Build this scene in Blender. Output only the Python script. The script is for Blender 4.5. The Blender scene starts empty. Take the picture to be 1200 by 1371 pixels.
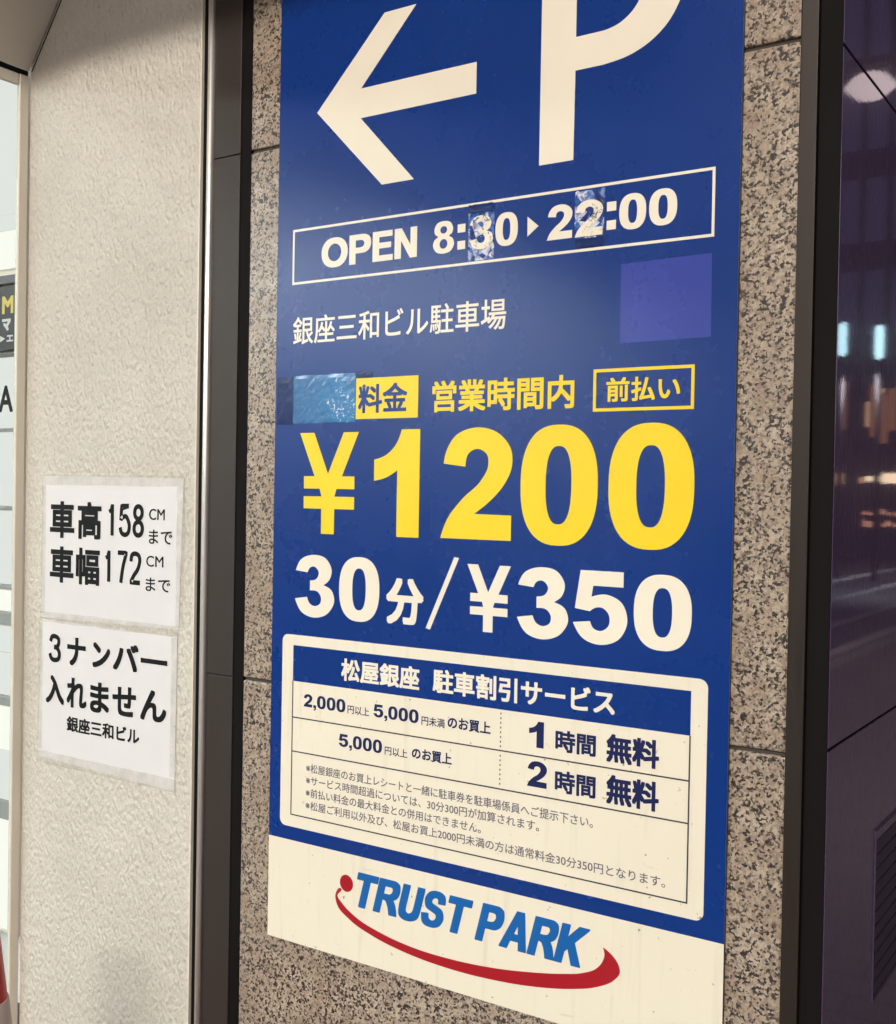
import bpy, bmesh, math, random
from mathutils import Matrix, Vector
random.seed(7)
sc = bpy.context.scene
COL = sc.collection

# ---------------------------------------------------------------- camera
CAMZ = 1.2                       # eye height
D = 1.0779                       # distance of the street wall from the camera, wall runs along X
SX, SZ = -0.97999, 0.63496       # lower left corner of the parking sign in the world
cam = bpy.data.cameras.new('camera')
cam.sensor_fit = 'HORIZONTAL'; cam.sensor_width = 36.0
cam.lens = 1519.23 / 1200 * 36
cam.clip_start = 0.02; cam.clip_end = 500
camo = bpy.data.objects.new('camera', cam); COL.objects.link(camo)
_r, _u, _f = (0.8331844, 0.55271404, 0.01763372), (-0.02294144, 0.00268753, 0.9997332), (-0.55251918, 0.83336665, -0.01491926)
m = Matrix(((_r[0], _u[0], -_f[0], 0), (_r[1], _u[1], -_f[1], 0), (_r[2], _u[2], -_f[2], CAMZ), (0, 0, 0, 1)))
camo.matrix_world = m
sc.camera = camo

# ---------------------------------------------------------------- night sky
w = bpy.data.worlds.new("World"); sc.world = w; w.use_nodes = True
nt = w.node_tree; bg = nt.nodes['Background']
sky = nt.nodes.new('ShaderNodeTexSky'); sky.sky_type = 'NISHITA'; sky.sun_disc = False
sky.sun_elevation = math.radians(-2.0); sky.sun_rotation = math.radians(250)
nt.links.new(sky.outputs[0], bg.inputs['Color']); bg.inputs['Strength'].default_value = 0.15
sc.view_settings.view_transform = 'Standard'; sc.view_settings.look = 'None'
sc.view_settings.exposure = 0.0; sc.view_settings.gamma = 1.0

KEY_POS = (0.4, -4.6, 4.3)       # street lamp head behind the camera
KEY_POWER = 365
LOBBY = 31.0                     # ceiling panels of the shop lobby
FILL = 3.4                       # fill glow of unseen shop windows added over the street

# ---------------------------------------------------------------- helpers
def R_(a): return math.radians(a)

class N:
    """small node-graph helper"""
    def __init__(s, name):
        s.m = bpy.data.materials.new(name); s.m.use_nodes = True
        s.t = s.m.node_tree; s.t.nodes.clear()
        s.out = s.t.nodes.new('ShaderNodeOutputMaterial')
        s.co = s.t.nodes.new('ShaderNodeTexCoord')
    def n(s, typ, **kw):
        nd = s.t.nodes.new(typ)
        for k, v in kw.items():
            if k.startswith('_'): setattr(nd, k[1:], v)
            else: s.set(nd, k, v)
        return nd
    def set(s, nd, k, v):
        sock = nd.inputs[int(k[1:])] if k[0] == 'i' and k[1:].isdigit() else nd.inputs[k.replace('__', ' ')]
        if isinstance(v, bpy.types.NodeSocket): s.t.links.new(v, sock)
        else: sock.default_value = v
    def map(s, scale=(1, 1, 1), rot=(0, 0, 0)):
        mp = s.n('ShaderNodeMapping'); s.t.links.new(s.co.outputs['Object'], mp.inputs[0])
        mp.inputs['Scale'].default_value = scale; mp.inputs['Rotation'].default_value = rot
        return mp.outputs[0]
    def noise(s, scale, detail=3, rough=.55, vec=None, dist=0):
        nd = s.n('ShaderNodeTexNoise', Vector=vec or s.co.outputs['Object'], Scale=scale, Detail=detail, Roughness=rough, Distortion=dist)
        return nd.outputs['Fac'], nd.outputs['Color']
    def voro(s, scale, vec=None, rnd=1.0, feature='F1'):
        nd = s.n('ShaderNodeTexVoronoi', _feature=feature, Vector=vec or s.co.outputs['Object'], Scale=scale)
        nd.inputs['Randomness'].default_value = rnd
        return nd
    def ramp(s, fac, stops, interp='LINEAR'):
        r = s.n('ShaderNodeValToRGB'); s.t.links.new(fac, r.inputs[0]); r.color_ramp.interpolation = interp
        e = r.color_ramp.elements
        while len(e) < len(stops): e.new(0.5)
        for i, (p, c) in enumerate(stops):
            e[i].position = p; e[i].color = (*c, 1) if len(c) == 3 else c
        return r.outputs[0]
    def mix(s, fac, a, b, mode='MIX'):
        x = s.n('ShaderNodeMix', _data_type='RGBA', _blend_type=mode)
        for k, v in ((0, fac), (6, a), (7, b)):
            if isinstance(v, bpy.types.NodeSocket): s.t.links.new(v, x.inputs[k])
            else: x.inputs[k].default_value = v if k == 0 else ((*v, 1) if len(v) == 3 else v)
        return x.outputs[2]
    def math(s, op, a, b=0.0):
        x = s.n('ShaderNodeMath', _operation=op)
        for k, v in ((0, a), (1, b)):
            if isinstance(v, bpy.types.NodeSocket): s.t.links.new(v, x.inputs[k])
            else: x.inputs[k].default_value = v
        return x.outputs[0]
    def bump(s, h, strength, dist, normal=None):
        b = s.n('ShaderNodeBump', Height=h, Strength=strength, Distance=dist)
        if normal: s.t.links.new(normal, b.inputs['Normal'])
        return b.outputs[0]
    def bsdf(s, color, rough=.5, metal=0.0, normal=None, **kw):
        p = s.n('ShaderNodeBsdfPrincipled')
        for k, v in (('Base Color', color), ('Roughness', rough), ('Metallic', metal)):
            if isinstance(v, bpy.types.NodeSocket): s.t.links.new(v, p.inputs[k])
            else: p.inputs[k].default_value = (*v, 1) if isinstance(v, tuple) and len(v) == 3 else v
        if normal: s.t.links.new(normal, p.inputs['Normal'])
        for k, v in kw.items(): s.set(p, k, v)
        s.t.links.new(p.outputs[0], s.out.inputs[0])
        return p

def mat_granite(name):
    g = N(name)
    f, c = g.noise(300, 2)
    nv = g.n('ShaderNodeVectorMath', _operation='SCALE'); g.t.links.new(c, nv.inputs[0]); nv.inputs['Scale'].default_value = 0.0028
    ad = g.n('ShaderNodeVectorMath', _operation='ADD'); g.t.links.new(g.co.outputs['Object'], ad.inputs[0]); g.t.links.new(nv.outputs[0], ad.inputs[1])
    vec = ad.outputs[0]
    med, _ = g.noise(170, 3, .6, vec); big, _ = g.noise(30, 4, .6, vec)
    v = g.voro(400, vec); sep = g.n('ShaderNodeSeparateColor'); g.t.links.new(v.outputs['Color'], sep.inputs[0])
    base = g.ramp(big, [(.32, (.28, .195, .14)), (.5, (.355, .275, .205)), (.66, (.46, .375, .29))])
    base = g.mix(g.math('MULTIPLY', sep.outputs[1], .45), base, (.50, .43, .345))
    base = g.mix(g.ramp(sep.outputs[2], [(.55, (0, 0, 0)), (.6, (.5,)*3)]), base, (.20, .145, .115))
    k = g.math('ADD', g.math('MULTIPLY', sep.outputs[0], .42), g.math('ADD', g.math('MULTIPLY', med, .70), g.math('MULTIPLY', big, .22)))
    dark = g.ramp(k, [(.705, (0, 0, 0)), (.75, (.6,)*3), (.84, (1, 1, 1))])
    col = g.mix(dark, base, (.034, .026, .023))
    g.bsdf(col, .30, normal=g.bump(k, .12, .0004))
    return g.m

def mat_plaster():
    g = N('textured plaster')
    vec = g.map((1, 1, .55), (0, R_(28), 0))
    a, _ = g.noise(240, 3, .55, vec, .35)
    b, _ = g.noise(80, 3, .55, vec)
    v = g.voro(215, vec, 1.0, 'SMOOTH_F1')
    h = g.math('ADD', a, g.math('MULTIPLY', b, .5))
    h = g.math('SUBTRACT', h, g.math('MULTIPLY', v.outputs['Distance'], .7))
    lo, _ = g.noise(3.2, 5, .65); sp, _ = g.noise(230, 2, .6)
    col = g.mix(g.ramp(lo, [(.3, (0, 0, 0)), (.7, (1, 1, 1))]), (.55, .505, .435), (.66, .615, .54))
    col = g.mix(g.ramp(sp, [(.28, (.7,)*3), (.42, (0, 0, 0))]), col, (.50, .43, .35))
    g.bsdf(col, .5, normal=g.bump(h, 1.0, .0043))
    return g.m

def mat_paint(name, color, rough=.35, smudge=.12, bump=0.0, spec=.5):
    g = N(name)
    n1, _ = g.noise(6, 5, .65); n2, _ = g.noise(90, 3, .6)
    d = tuple(c*(1-smudge) for c in color); l = tuple(min(1, c*(1+smudge*.6)) for c in color)
    col = g.mix(g.ramp(n1, [(.3, (0, 0, 0)), (.7, (1, 1, 1))]), d, l)
    rg = g.ramp(n1, [(.3, (rough*.92,)*3), (.7, (min(1, rough*1.1),)*3)])
    nm = g.bump(n2, bump, .0004) if bump else None
    p = g.bsdf(col, rg, normal=nm); p.inputs['Specular IOR Level'].default_value = spec
    return g.m

def mat_metal(name, color, rough=.3, stretch=(2, 2, 240), strength=.12, metal=1.0):
    g = N(name)
    a, _ = g.noise(6, 4, .6, g.map(stretch)); b, _ = g.noise(3, 4, .6)
    col = g.mix(a, tuple(c*.8 for c in color), tuple(min(1, c*1.15) for c in color))
    rg = g.ramp(a, [(.3, (rough*.8,)*3), (.7, (rough*1.25,)*3)])
    g.bsdf(col, rg, metal, normal=g.bump(a, strength, .0006))
    return g.m

def mat_flat(name, color, rough=.6, metal=0.0):
    return mat_paint(name, color, rough, .08)

def mat_emit(name, color, strength):
    g = N(name)
    n1, _ = g.noise(3, 3)
    e = g.n('ShaderNodeEmission', Strength=strength)
    g.t.links.new(g.mix(g.math('MULTIPLY', n1, .25), color, tuple(c*.8 for c in color)), e.inputs[0])
    g.t.links.new(e.outputs[0], g.out.inputs[0])
    return g.m

def mat_worn(name, color, rough, spec=.5):
    """painted sheet with faint drips, scuffs and specks"""
    g = N(name)
    n1, _ = g.noise(4, 5, .65); dr, _ = g.noise(7, 4, .6, g.map((9, 1, .7))); sp, _ = g.noise(150, 2, .6); sc_, _ = g.noise(26, 4, .65, g.map((.4, 1, 3), (0, R_(25), 0)))
    col = g.mix(g.ramp(n1, [(.3, (0, 0, 0)), (.7, (1, 1, 1))]), tuple(c*.95 for c in color), color)
    col = g.mix(g.ramp(dr, [(.56, (0, 0, 0)), (.75, (.28,)*3)]), col, tuple(c*.62 for c in color))
    col = g.mix(g.ramp(sp, [(.22, (.75,)*3), (.28, (0, 0, 0))]), col, (.10, .085, .07))
    col = g.mix(g.ramp(sc_, [(.68, (0, 0, 0)), (.74, (.22,)*3)]), col, (.30, .27, .24))
    rg = g.ramp(sc_, [(.3, (rough*.9,)*3), (.72, (min(1, rough*1.5),)*3)])
    p = g.bsdf(col, rg); p.inputs['Specular IOR Level'].default_value = spec
    return g.m

M = {}
M['granite'] = mat_granite('speckled cream granite')
M['plaster'] = mat_plaster()
M['white'] = mat_worn('cream white sign face', (.80, .73, .595), .33)
M['blue'] = mat_paint('blue sign film', (.0004, .029, .195), .27, .05, 0, .42)
M['letter'] = mat_paint('cream white vinyl', (.81, .74, .61), .35, .04)
M['yellow'] = mat_paint('yellow vinyl', (.85, .60, .005), .38, .05)
M['navy'] = mat_paint('navy ink', (.005, .010, .075), .5, .05, 0, .3)
M['ink'] = mat_paint('grey ink', (.13, .12, .15), .5, .05)
M['line'] = mat_paint('dark rule ink', (.035, .032, .04), .5, .05)
M['blue2'] = mat_paint('sky blue ink', (.0015, .105, .37), .35, .05)
M['red'] = mat_paint('dark red ink', (.36, .004, .012), .35, .05)
M['paper'] = mat_paint('laminated paper', (.70, .68, .68), .35, .05)
M['black'] = mat_paint('black ink', (.006, .006, .007), .6, .05, 0, .2)
M['stone'] = mat_paint('dark stone cladding', (.035, .03, .032), .4, .2)
M['chrome'] = mat_metal('polished steel edge', (.86, .82, .78), .42, (200, 2, 2), .02, .75)
M['brush'] = mat_metal('brushed bronze steel', (.042, .031, .026), .50, (1.5, 1.5, 220), .16, .35)
M['bronze'] = mat_metal('dark bronze trim', (.028, .020, .016), .42, (160, 160, 1.5), .06, .4)
M['dark'] = mat_paint('black gap shade and backing', (.006, .0045, .0045), .7, .1, 0, .12)  # backings, and strips that stand in for deep shade in gaps
M['cream'] = mat_paint('cream powder coated frame', (.74, .68, .58), .35, .06)
M['soffit'] = mat_paint('tan soffit board', (.70, .645, .57), .5, .06)
M['cone_red'] = mat_paint('red cone plastic', (.58, .012, .012), .38, .1)
M['cone_white'] = mat_paint('reflective white band', (.50, .40, .38), .35, .08)
M['edge'] = mat_paint('aluminium board edge in gap shade', (.06, .055, .05), .5, .1)  # dark tone stands in for the shadow gap along the sign's edge

def mat_tape(name, base, hi, amount, rough=.12, glints=0.0, spec=1.0):
    """wrinkled glossy film"""
    g = N(name)
    a, _ = g.noise(14, 3, .5, None, 1.0); b, _ = g.noise(90, 4, .7, None, 3.0)
    v = g.voro(70, None, 1.0, 'SMOOTH_F1')
    col = g.mix(g.ramp(a, [(.4, (0, 0, 0)), (.7, (1, 1, 1))]), base, hi)
    if glints:
        k = g.math('MULTIPLY', b, g.math('ADD', a, .5))
        col = g.mix(g.ramp(k, [(glints, (0, 0, 0)), (glints+.06, (.85,)*3)]), col, (.66, .74, .78))  # white glints of the wrinkled tape painted into its colour
    h = g.math('ADD', a, g.math('ADD', g.math('MULTIPLY', b, .12), g.math('MULTIPLY', v.outputs['Distance'], .2)))
    p = g.bsdf(col, rough, normal=g.bump(h, amount, .004)); p.inputs['Specular IOR Level'].default_value = spec
    return g.m
M['tapeblue'] = mat_tape('glossy blue tape', (.004, .11, .31), (.008, .16, .40), .06, .16, .69)
M['tapedark'] = mat_tape('dark blue tape', (.003, .016, .10), (.006, .028, .15), .08, .25, 0.0, .35)

def mat_film(name, cut, al):
    """clear crinkled film: torn blue bits and painted silvery flakes, partly see-through"""
    g = N(name)
    vec = g.map((1, 1, 1))
    a, _ = g.noise(70, 4, .7, vec, 2.2); b, _ = g.noise(150, 4, .7, vec, 1.2)
    v = g.voro(85, vec); s = g.n('ShaderNodeSeparateColor'); g.t.links.new(v.outputs['Color'], s.inputs[0])
    k = g.math('ADD', g.math('MULTIPLY', a, .6), g.math('MULTIPLY', s.outputs[0], .4))
    col = g.ramp(k, [(.38, (.006, .022, .14)), (.50, (.010, .09, .40)), (.60, (.14, .20, .44)), (.70, (.70, .70, .74))])  # pale end paints the white reflections of the crinkles
    p = g.bsdf(col, .15, normal=g.bump(g.math('ADD', a, g.math('MULTIPLY', b, .5)), .3, .003))
    tr = g.n('ShaderNodeBsdfTransparent')
    mx = g.n('ShaderNodeMixShader')
    g.t.links.new(g.ramp(b, [(cut[0], (al[0],)*3), (cut[1], (al[1],)*3)]), mx.inputs[0])
    g.t.links.new(tr.outputs[0], mx.inputs[1]); g.t.links.new(p.outputs[0], mx.inputs[2])
    g.t.links.new(mx.outputs[0], g.out.inputs[0])
    return g.m
M['film'] = mat_film('crinkled clear film', (.56, .64), (0, .9)); M['foil'] = mat_film('crinkled silver blue foil', (.2, .3), (1, 1))

def mat_cleartape():
    g = N('clear packing tape')
    a, _ = g.noise(40, 3, .6)
    p = g.bsdf((.64, .60, .53), .18, normal=g.bump(a, .3, .002))
    tr = g.n('ShaderNodeBsdfTransparent'); mx = g.n('ShaderNodeMixShader')
    g.t.links.new(g.ramp(a, [(.3, (.16,)*3), (.7, (.38,)*3)]), mx.inputs[0])
    g.t.links.new(tr.outputs[0], mx.inputs[1]); g.t.links.new(p.outputs[0], mx.inputs[2])
    g.t.links.new(mx.outputs[0], g.out.inputs[0])
    return g.m
M['cleartape'] = mat_cleartape()

def mat_glass(name):
    g = N(name)
    n, _ = g.noise(3, 2)
    gl = g.n('ShaderNodeBsdfGlossy', Roughness=.02); gl.inputs[0].default_value = (1, 1, 1, 1)
    tr = g.n('ShaderNodeBsdfTransparent'); tr.inputs[0].default_value = (.93, .96, .95, 1)
    fr = g.n('ShaderNodeFresnel', IOR=1.45)
    ge_ = g.n('ShaderNodeNewGeometry'); k = g.math('MULTIPLY', fr.outputs[0], g.math('SUBTRACT', 1.0, ge_.outputs['Backfacing']))
    mx = g.n('ShaderNodeMixShader'); g.t.links.new(k, mx.inputs[0])
    g.t.links.new(tr.outputs[0], mx.inputs[1]); g.t.links.new(gl.outputs[0], mx.inputs[2])
    g.t.links.new(mx.outputs[0], g.out.inputs[0])
    return g.m
M['glass'] = mat_glass('window glass')

def mat_polished():
    g = N('dark purple polished panel')
    a, _ = g.noise(5, 5, .7, g.map((1.0, 170, 2.2))); b, _ = g.noise(4, 4, .6); s, _ = g.noise(420, 2, .6)
    col = g.mix(b, (.125, .080, .19), (.185, .122, .265))
    rg = g.ramp(a, [(.3, (.20,)*3), (.8, (.34,)*3)])
    h = g.math('ADD', a, g.math('MULTIPLY', s, .3))
    p = g.bsdf(col, rg, 0.0, normal=g.bump(h, .08, .0005)); p.inputs['IOR'].default_value = 1.5
    p.inputs['Coat Weight'].default_value = .85; p.inputs['Coat Roughness'].default_value = .024; p.inputs['Specular IOR Level'].default_value = .2
    c, _ = g.noise(5, 4, .7, g.map((1.0, 1.2, 40)))
    g.t.links.new(g.bump(c, .03, .0004), p.inputs['Coat Normal'])
    return g.m
M['polish'] = mat_polished()

def root(name, label, cat, loc, group=None):
    o = bpy.data.objects.new(name, None); COL.objects.link(o); o.location = loc; o.empty_display_size = .1
    return tag(o, label, cat, group)
def tag(o, label=None, cat=None, group=None, kind=None):
    if label: o['label'] = label
    if cat: o['category'] = cat
    if group: o['group'] = group
    if kind: o['kind'] = kind
    return o
def wloc(o):
    v = Vector((0, 0, 0))
    while o: v += o.location; o = o.parent
    return v
def obj(name, bm, mat, parent=None, smooth=False):
    me = bpy.data.meshes.new(name)
    bm.normal_update(); bm.to_mesh(me); bm.free()
    if parent: me.transform(Matrix.Translation(-wloc(parent)))
    if mat: me.materials.append(mat)
    if smooth:
        for p in me.polygons: p.use_smooth = True
    o = bpy.data.objects.new(name, me); COL.objects.link(o)
    if parent: o.parent = parent
    return o
def box(x0, x1, y0, y1, z0, z1, bev=0.0, seg=2, bm=None):
    b = bmesh.new()
    r = bmesh.ops.create_cube(b, size=1)
    bmesh.ops.scale(b, vec=(x1-x0, y1-y0, z1-z0), verts=b.verts)
    bmesh.ops.translate(b, vec=((x0+x1)/2, (y0+y1)/2, (z0+z1)/2), verts=b.verts)
    if bev: bmesh.ops.bevel(b, geom=b.edges[:], offset=bev, segments=seg, affect='EDGES', profile=.5)
    if bm is None: return b
    me = bpy.data.meshes.new('tmp'); b.to_mesh(me); b.free(); bm.from_mesh(me); bpy.data.meshes.remove(me)
    return bm
def lathe(prof, cx, cy, seg=48, bm=None):
    bm = bm or bmesh.new(); rings = []
    for r, z in prof:
        rings.append([bm.verts.new((cx+r*math.cos(2*math.pi*i/seg), cy+r*math.sin(2*math.pi*i/seg), z)) for i in range(seg)])
    for a, b in zip(rings, rings[1:]):
        for i in range(seg): bm.faces.new((a[i], a[(i+1) % seg], b[(i+1) % seg], b[i]))
    bm.faces.new(rings[0][::-1]); bm.faces.new(rings[-1])
    return bm
def tube(p, q, r, bm=None, seg=16):
    bm = bm or bmesh.new(); p, q = Vector(p), Vector(q); d = q-p
    r0 = bmesh.ops.create_cone(bm, cap_ends=True, segments=seg, radius1=r, radius2=r, depth=d.length)
    mt = Matrix.Translation((p+q)/2) @ d.to_track_quat('Z', 'Y').to_matrix().to_4x4()
    bmesh.ops.transform(bm, matrix=mt, verts=r0['verts'])
    return bm

# ---------------------------------------------------------------- lettering
def _mesh_of(cu):
    o = bpy.data.objects.new('tmp', cu); COL.objects.link(o)
    dg = bpy.context.evaluated_depsgraph_get(); dg.update()
    me = bpy.data.meshes.new_from_object(o.evaluated_get(dg), depsgraph=dg)
    vs = [(v.co.x, v.co.y) for v in me.vertices]; fs = [tuple(p.vertices) for p in me.polygons]
    bpy.data.objects.remove(o); bpy.data.meshes.remove(me); bpy.data.curves.remove(cu)
    return vs, fs
def text(s, spacing=1.0):
    cu = bpy.data.curves.new('tmp', 'FONT'); cu.body = s; cu.resolution_u = 4; cu.space_character = spacing
    return _mesh_of(cu)
def fill(contours):
    cu = bpy.data.curves.new('tmp', 'CURVE'); cu.dimensions = '2D'; cu.fill_mode = 'FRONT'
    for c in contours:
        sp = cu.splines.new('POLY'); sp.points.add(len(c)-1); sp.use_cyclic_u = True
        for p, (x, y) in zip(sp.points, c): p.co = (x, y, 0, 1)
    return _mesh_of(cu)
def smooth(pts, n=8):
    """closed outline; pts (x, y) are corners, (x, y, 1) are smooth"""
    P = [Vector((p[0], p[1])) for p in pts]; S = [len(p) > 2 for p in pts]; k = len(P); out = []
    def tan(i):
        a, b, c = P[i-1], P[i], P[(i+1) % k]; d0 = (b-a).length or 1e-6; d1 = (c-b).length or 1e-6
        return ((b-a)/d0*d1 + (c-b)/d1*d0)/(d0+d1)
    for i in range(k):
        j = (i+1) % k; p, q = P[i], P[j]; L = (q-p).length
        if not S[i] and not S[j]: out.append((p.x, p.y)); continue
        m0 = tan(i)*L if S[i] else None; m1 = tan(j)*L if S[j] else None
        if m0 is None: m0 = (3*(q-p)-m1)/2
        if m1 is None: m1 = (3*(q-p)-m0)/2
        for s in range(n):
            t = s/n; h = (2*t**3-3*t*t+1, t**3-2*t*t+t, -2*t**3+3*t*t, t**3-t*t)
            v = p*h[0]+m0*h[1]+q*h[2]+m1*h[3]; out.append((v.x, v.y))
    return out
def oval(cx, cy, rx, ry, n=2.4, seg=56):
    o = []
    for i in range(seg):
        a = 2*math.pi*i/seg; c, s = math.cos(a), math.sin(a)
        o.append((cx+rx*math.copysign(abs(c)**(2/n), c), cy+ry*math.copysign(abs(s)**(2/n), s)))
    return o
def rect(x0, x1, y0, y1): return [(x0, y0), (x1, y0), (x1, y1), (x0, y1)]
def frame(x0, x1, y0, y1, t): return [rect(x0, x1, y0, y1), rect(x0+t, x1-t, y0+t, y1-t)]
def rrect(x0, x1, y0, y1, r, n=6):
    o = []
    for cx, cy, a0 in ((x1-r, y0+r, -90), (x1-r, y1-r, 0), (x0+r, y1-r, 90), (x0+r, y0+r, 180)):
        for i in range(n+1):
            a = R_(a0+90*i/n); o.append((cx+r*math.cos(a), cy+r*math.sin(a)))
    return o

# heavy grotesque glyphs, cap height 100: width, outlines
G = {
 '1': (60, [smooth([(2, 72), (16, 76.5, 1), (27, 86, 1), (33.6, 100), (54.4, 100), (54.4, 0), (29, 0), (29, 62), (17, 55.5, 1), (2, 52)])]),
 '2': (78, [smooth([(2.5, 68.3), (5, 79, 1), (15, 93.5, 1), (38, 100.8, 1), (61, 95, 1), (74, 80, 1), (74.6, 64.5, 1), (67, 49.4, 1), (52, 34.1, 1), (36.3, 23), (75, 22.4), (75, 0), (0, 0), (7.6, 17.9, 1), (23, 35.8, 1), (43.4, 53.5, 1), (50.2, 65.5, 1), (49.2, 76, 1), (39, 81.5, 1), (29.5, 77.5, 1), (26.3, 65.5)])]),
 '3': (82, [smooth([(1, 74.4), (10, 91, 1), (38, 101, 1), (64, 95.5, 1), (75.5, 77, 1), (71, 62, 1), (59, 53), (76.6, 44.2, 1), (81.5, 29, 1), (70, 9, 1), (41, -.8, 1), (14, 7, 1), (0, 28), (25.4, 32.2), (31.5, 21.5, 1), (42, 18, 1), (53, 23.5, 1), (54.5, 32, 1), (49, 40.5, 1), (31.3, 43), (31.3, 59.2), (45, 63, 1), (49.2, 72.5, 1), (40, 82, 1), (31, 80, 1), (26, 72)])]),
 '5': (82, [smooth([(10.5, 99), (74.5, 99), (74.5, 78.5), (30, 78.5), (27.5, 63.5), (50, 67.5, 1), (73, 57, 1), (81, 33, 1), (70, 9.5, 1), (41, -1, 1), (14, 7, 1), (0, 27), (25.9, 30.2), (31.5, 20.5, 1), (42, 17.8, 1), (53.5, 25.5, 1), (53.5, 41, 1), (43, 49.5, 1), (33, 48.5, 1), (25.5, 43.5), (2.5, 46.5)])]),
 '7': (75, [smooth([(0, 99), (74, 99), (74, 82), (52, 48, 1), (41, 0), (15, 0), (27, 44, 1), (48, 77), (0, 77)])]),
 '8': (78, [smooth([(39, 101, 1), (64, 95, 1), (74, 75, 1), (70, 61, 1), (60, 53.5, 1), (73, 44, 1), (78.5, 28, 1), (67.5, 7, 1), (39, -1, 1), (10.5, 7, 1), (-.5, 28, 1), (5, 44, 1), (18, 53.5, 1), (8, 61, 1), (4, 75, 1), (14, 95, 1)]), oval(39, 73.5, 12.5, 11.5, 2.1, 28), oval(39, 29.5, 14.5, 15, 2.1, 28)]),
 '0': (77, [oval(38, 50, 37.5, 51, 2.45), oval(38, 50, 12.5, 33, 2.5)]),
 ':': (28, [rect(2, 26, 0, 25), rect(2, 26, 50, 75)]),
 ',': (26, [smooth([(2, 22), (25, 22), (25, 0), (22, -13, 1), (6, -22), (3, -15), (11, -8, 1), (13, 0), (2, 0)])]),
 'Y': (76, [[(0, 100), (18.5, 100), (36.5, 59.5), (55.5, 100), (74, 100), (54, 57), (69.5, 57), (69.5, 44.6), (47.5, 44.6), (45, 37), (69.5, 37), (69.5, 24.8), (45, 24.8), (45, 0), (28.6, 0), (28.6, 24.8), (5.8, 24.8), (5.8, 37), (28.6, 37), (26.2, 44.6), (5.8, 44.6), (5.8, 57), (19.5, 57)]]),
 'O': (106, [oval(53, 50, 52, 51.5, 2.15), oval(53, 50, 29, 32, 2.1)]),
 'P': (84, [smooth([(0, 0), (0, 100), (44, 100), (62, 98, 1), (77, 89, 1), (83, 69, 1), (77, 49, 1), (62, 39, 1), (42, 37), (22, 37), (22, 0)]), smooth([(22, 82), (40, 82), (55, 79, 1), (60, 69, 1), (55, 58, 1), (42, 54.5), (22, 54.5)])]),
 'E': (76, [[(0, 0), (0, 100), (73, 100), (73, 82), (22, 82), (22, 61), (68, 61), (68, 43.5), (22, 43.5), (22, 18), (75, 18), (75, 0)]]),
 'N': (82, [[(0, 0), (0, 100), (23, 100), (60, 35), (60, 100), (81, 100), (81, 0), (58.5, 0), (21, 66), (21, 0)]]),
 'T': (82, [[(29.5, 0), (29.5, 81), (0, 81), (0, 100), (81, 100), (81, 81), (51.5, 81), (51.5, 0)]]),
 'R': (88, [smooth([(0, 0), (0, 100), (48, 100), (66, 98, 1), (79, 90, 1), (84, 72, 1), (78, 54, 1), (63, 45), (72, 36, 1), (91, 0), (65, 0), (48, 31, 1), (40, 39, 1), (30, 41), (22, 41), (22, 0)]), smooth([(22, 82), (44, 82), (57, 80, 1), (61.5, 71, 1), (57, 60, 1), (44, 57), (22, 57)])]),
 'U': (82, [smooth([(0, 100), (22, 100), (22, 40), (25.5, 23, 1), (40, 16.5, 1), (54.5, 23, 1), (58, 40), (58, 100), (80, 100), (80, 38), (74, 11, 1), (40, -2, 1), (6, 11, 1), (0, 38)])]),
 'S': (82, [smooth([(75.5, 70), (71, 89, 1), (40, 102, 1), (10, 91, 1), (2.5, 72, 1), (10.5, 54, 1), (37, 43, 1), (55.5, 35.5, 1), (58.5, 27, 1), (54.5, 18.5, 1), (41, 15, 1), (27.5, 19.5, 1), (21.5, 34), (0, 31.5), (9, 8.5, 1), (41, -2, 1), (72, 8.5, 1), (80.5, 30, 1), (71.5, 48, 1), (44, 60, 1), (26.5, 66.5, 1), (23.8, 74, 1), (28, 81.5, 1), (39, 85, 1), (50.5, 81.5, 1), (54, 69)])]),
 'A': (96, [[(0, 0), (36.5, 100), (59, 100), (95, 0), (72, 0), (65.5, 22), (29.5, 22), (23, 0)], [(36, 39), (59, 39), (47.5, 76)]]),
 'K': (92, [[(0, 0), (0, 100), (22, 100), (22, 60), (60, 100), (90, 100), (49, 59), (88, 0), (62, 0), (34.5, 44.5), (22, 31), (22, 0)]]),
 ' ': (34, []),
}
def gstr(s, gap=7):
    x = 0; cs = []
    for ch in s:
        wd, c = G[ch]
        cs += [[(px+x, py) for px, py in k] for k in c]; x += wd+gap
    return fill(cs)
def stroke(pts, wd, n=6, closed=False):
    """thin even stroke along a smoothed line, as one outline"""
    P = [Vector(p[:2]) for p in pts]
    L = []
    if len(P) > 2:
        for i in range(len(P)-1):
            p0, p1, p2, p3 = P[max(i-1, 0)], P[i], P[i+1], P[min(i+2, len(P)-1)]
            if len(pts[i]) > 2: p0 = p1
            if len(pts[i+1]) > 2: p3 = p2
            for s in range(n):
                t = s/n
                L.append(.5*((2*p1)+(p2-p0)*t+(2*p0-5*p1+4*p2-p3)*t*t+(3*p1-p0-3*p2+p3)*t**3))
        L.append(P[-1])
    else: L = P
    a, b = [], []
    for i, p in enumerate(L):
        d = (L[min(i+1, len(L)-1)]-L[max(i-1, 0)]).normalized(); nn = Vector((-d.y, d.x))*wd/2
        a.append(((p+nn).x, (p+nn).y)); b.append(((p-nn).x, (p-nn).y))
    return a+b[::-1]
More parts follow.
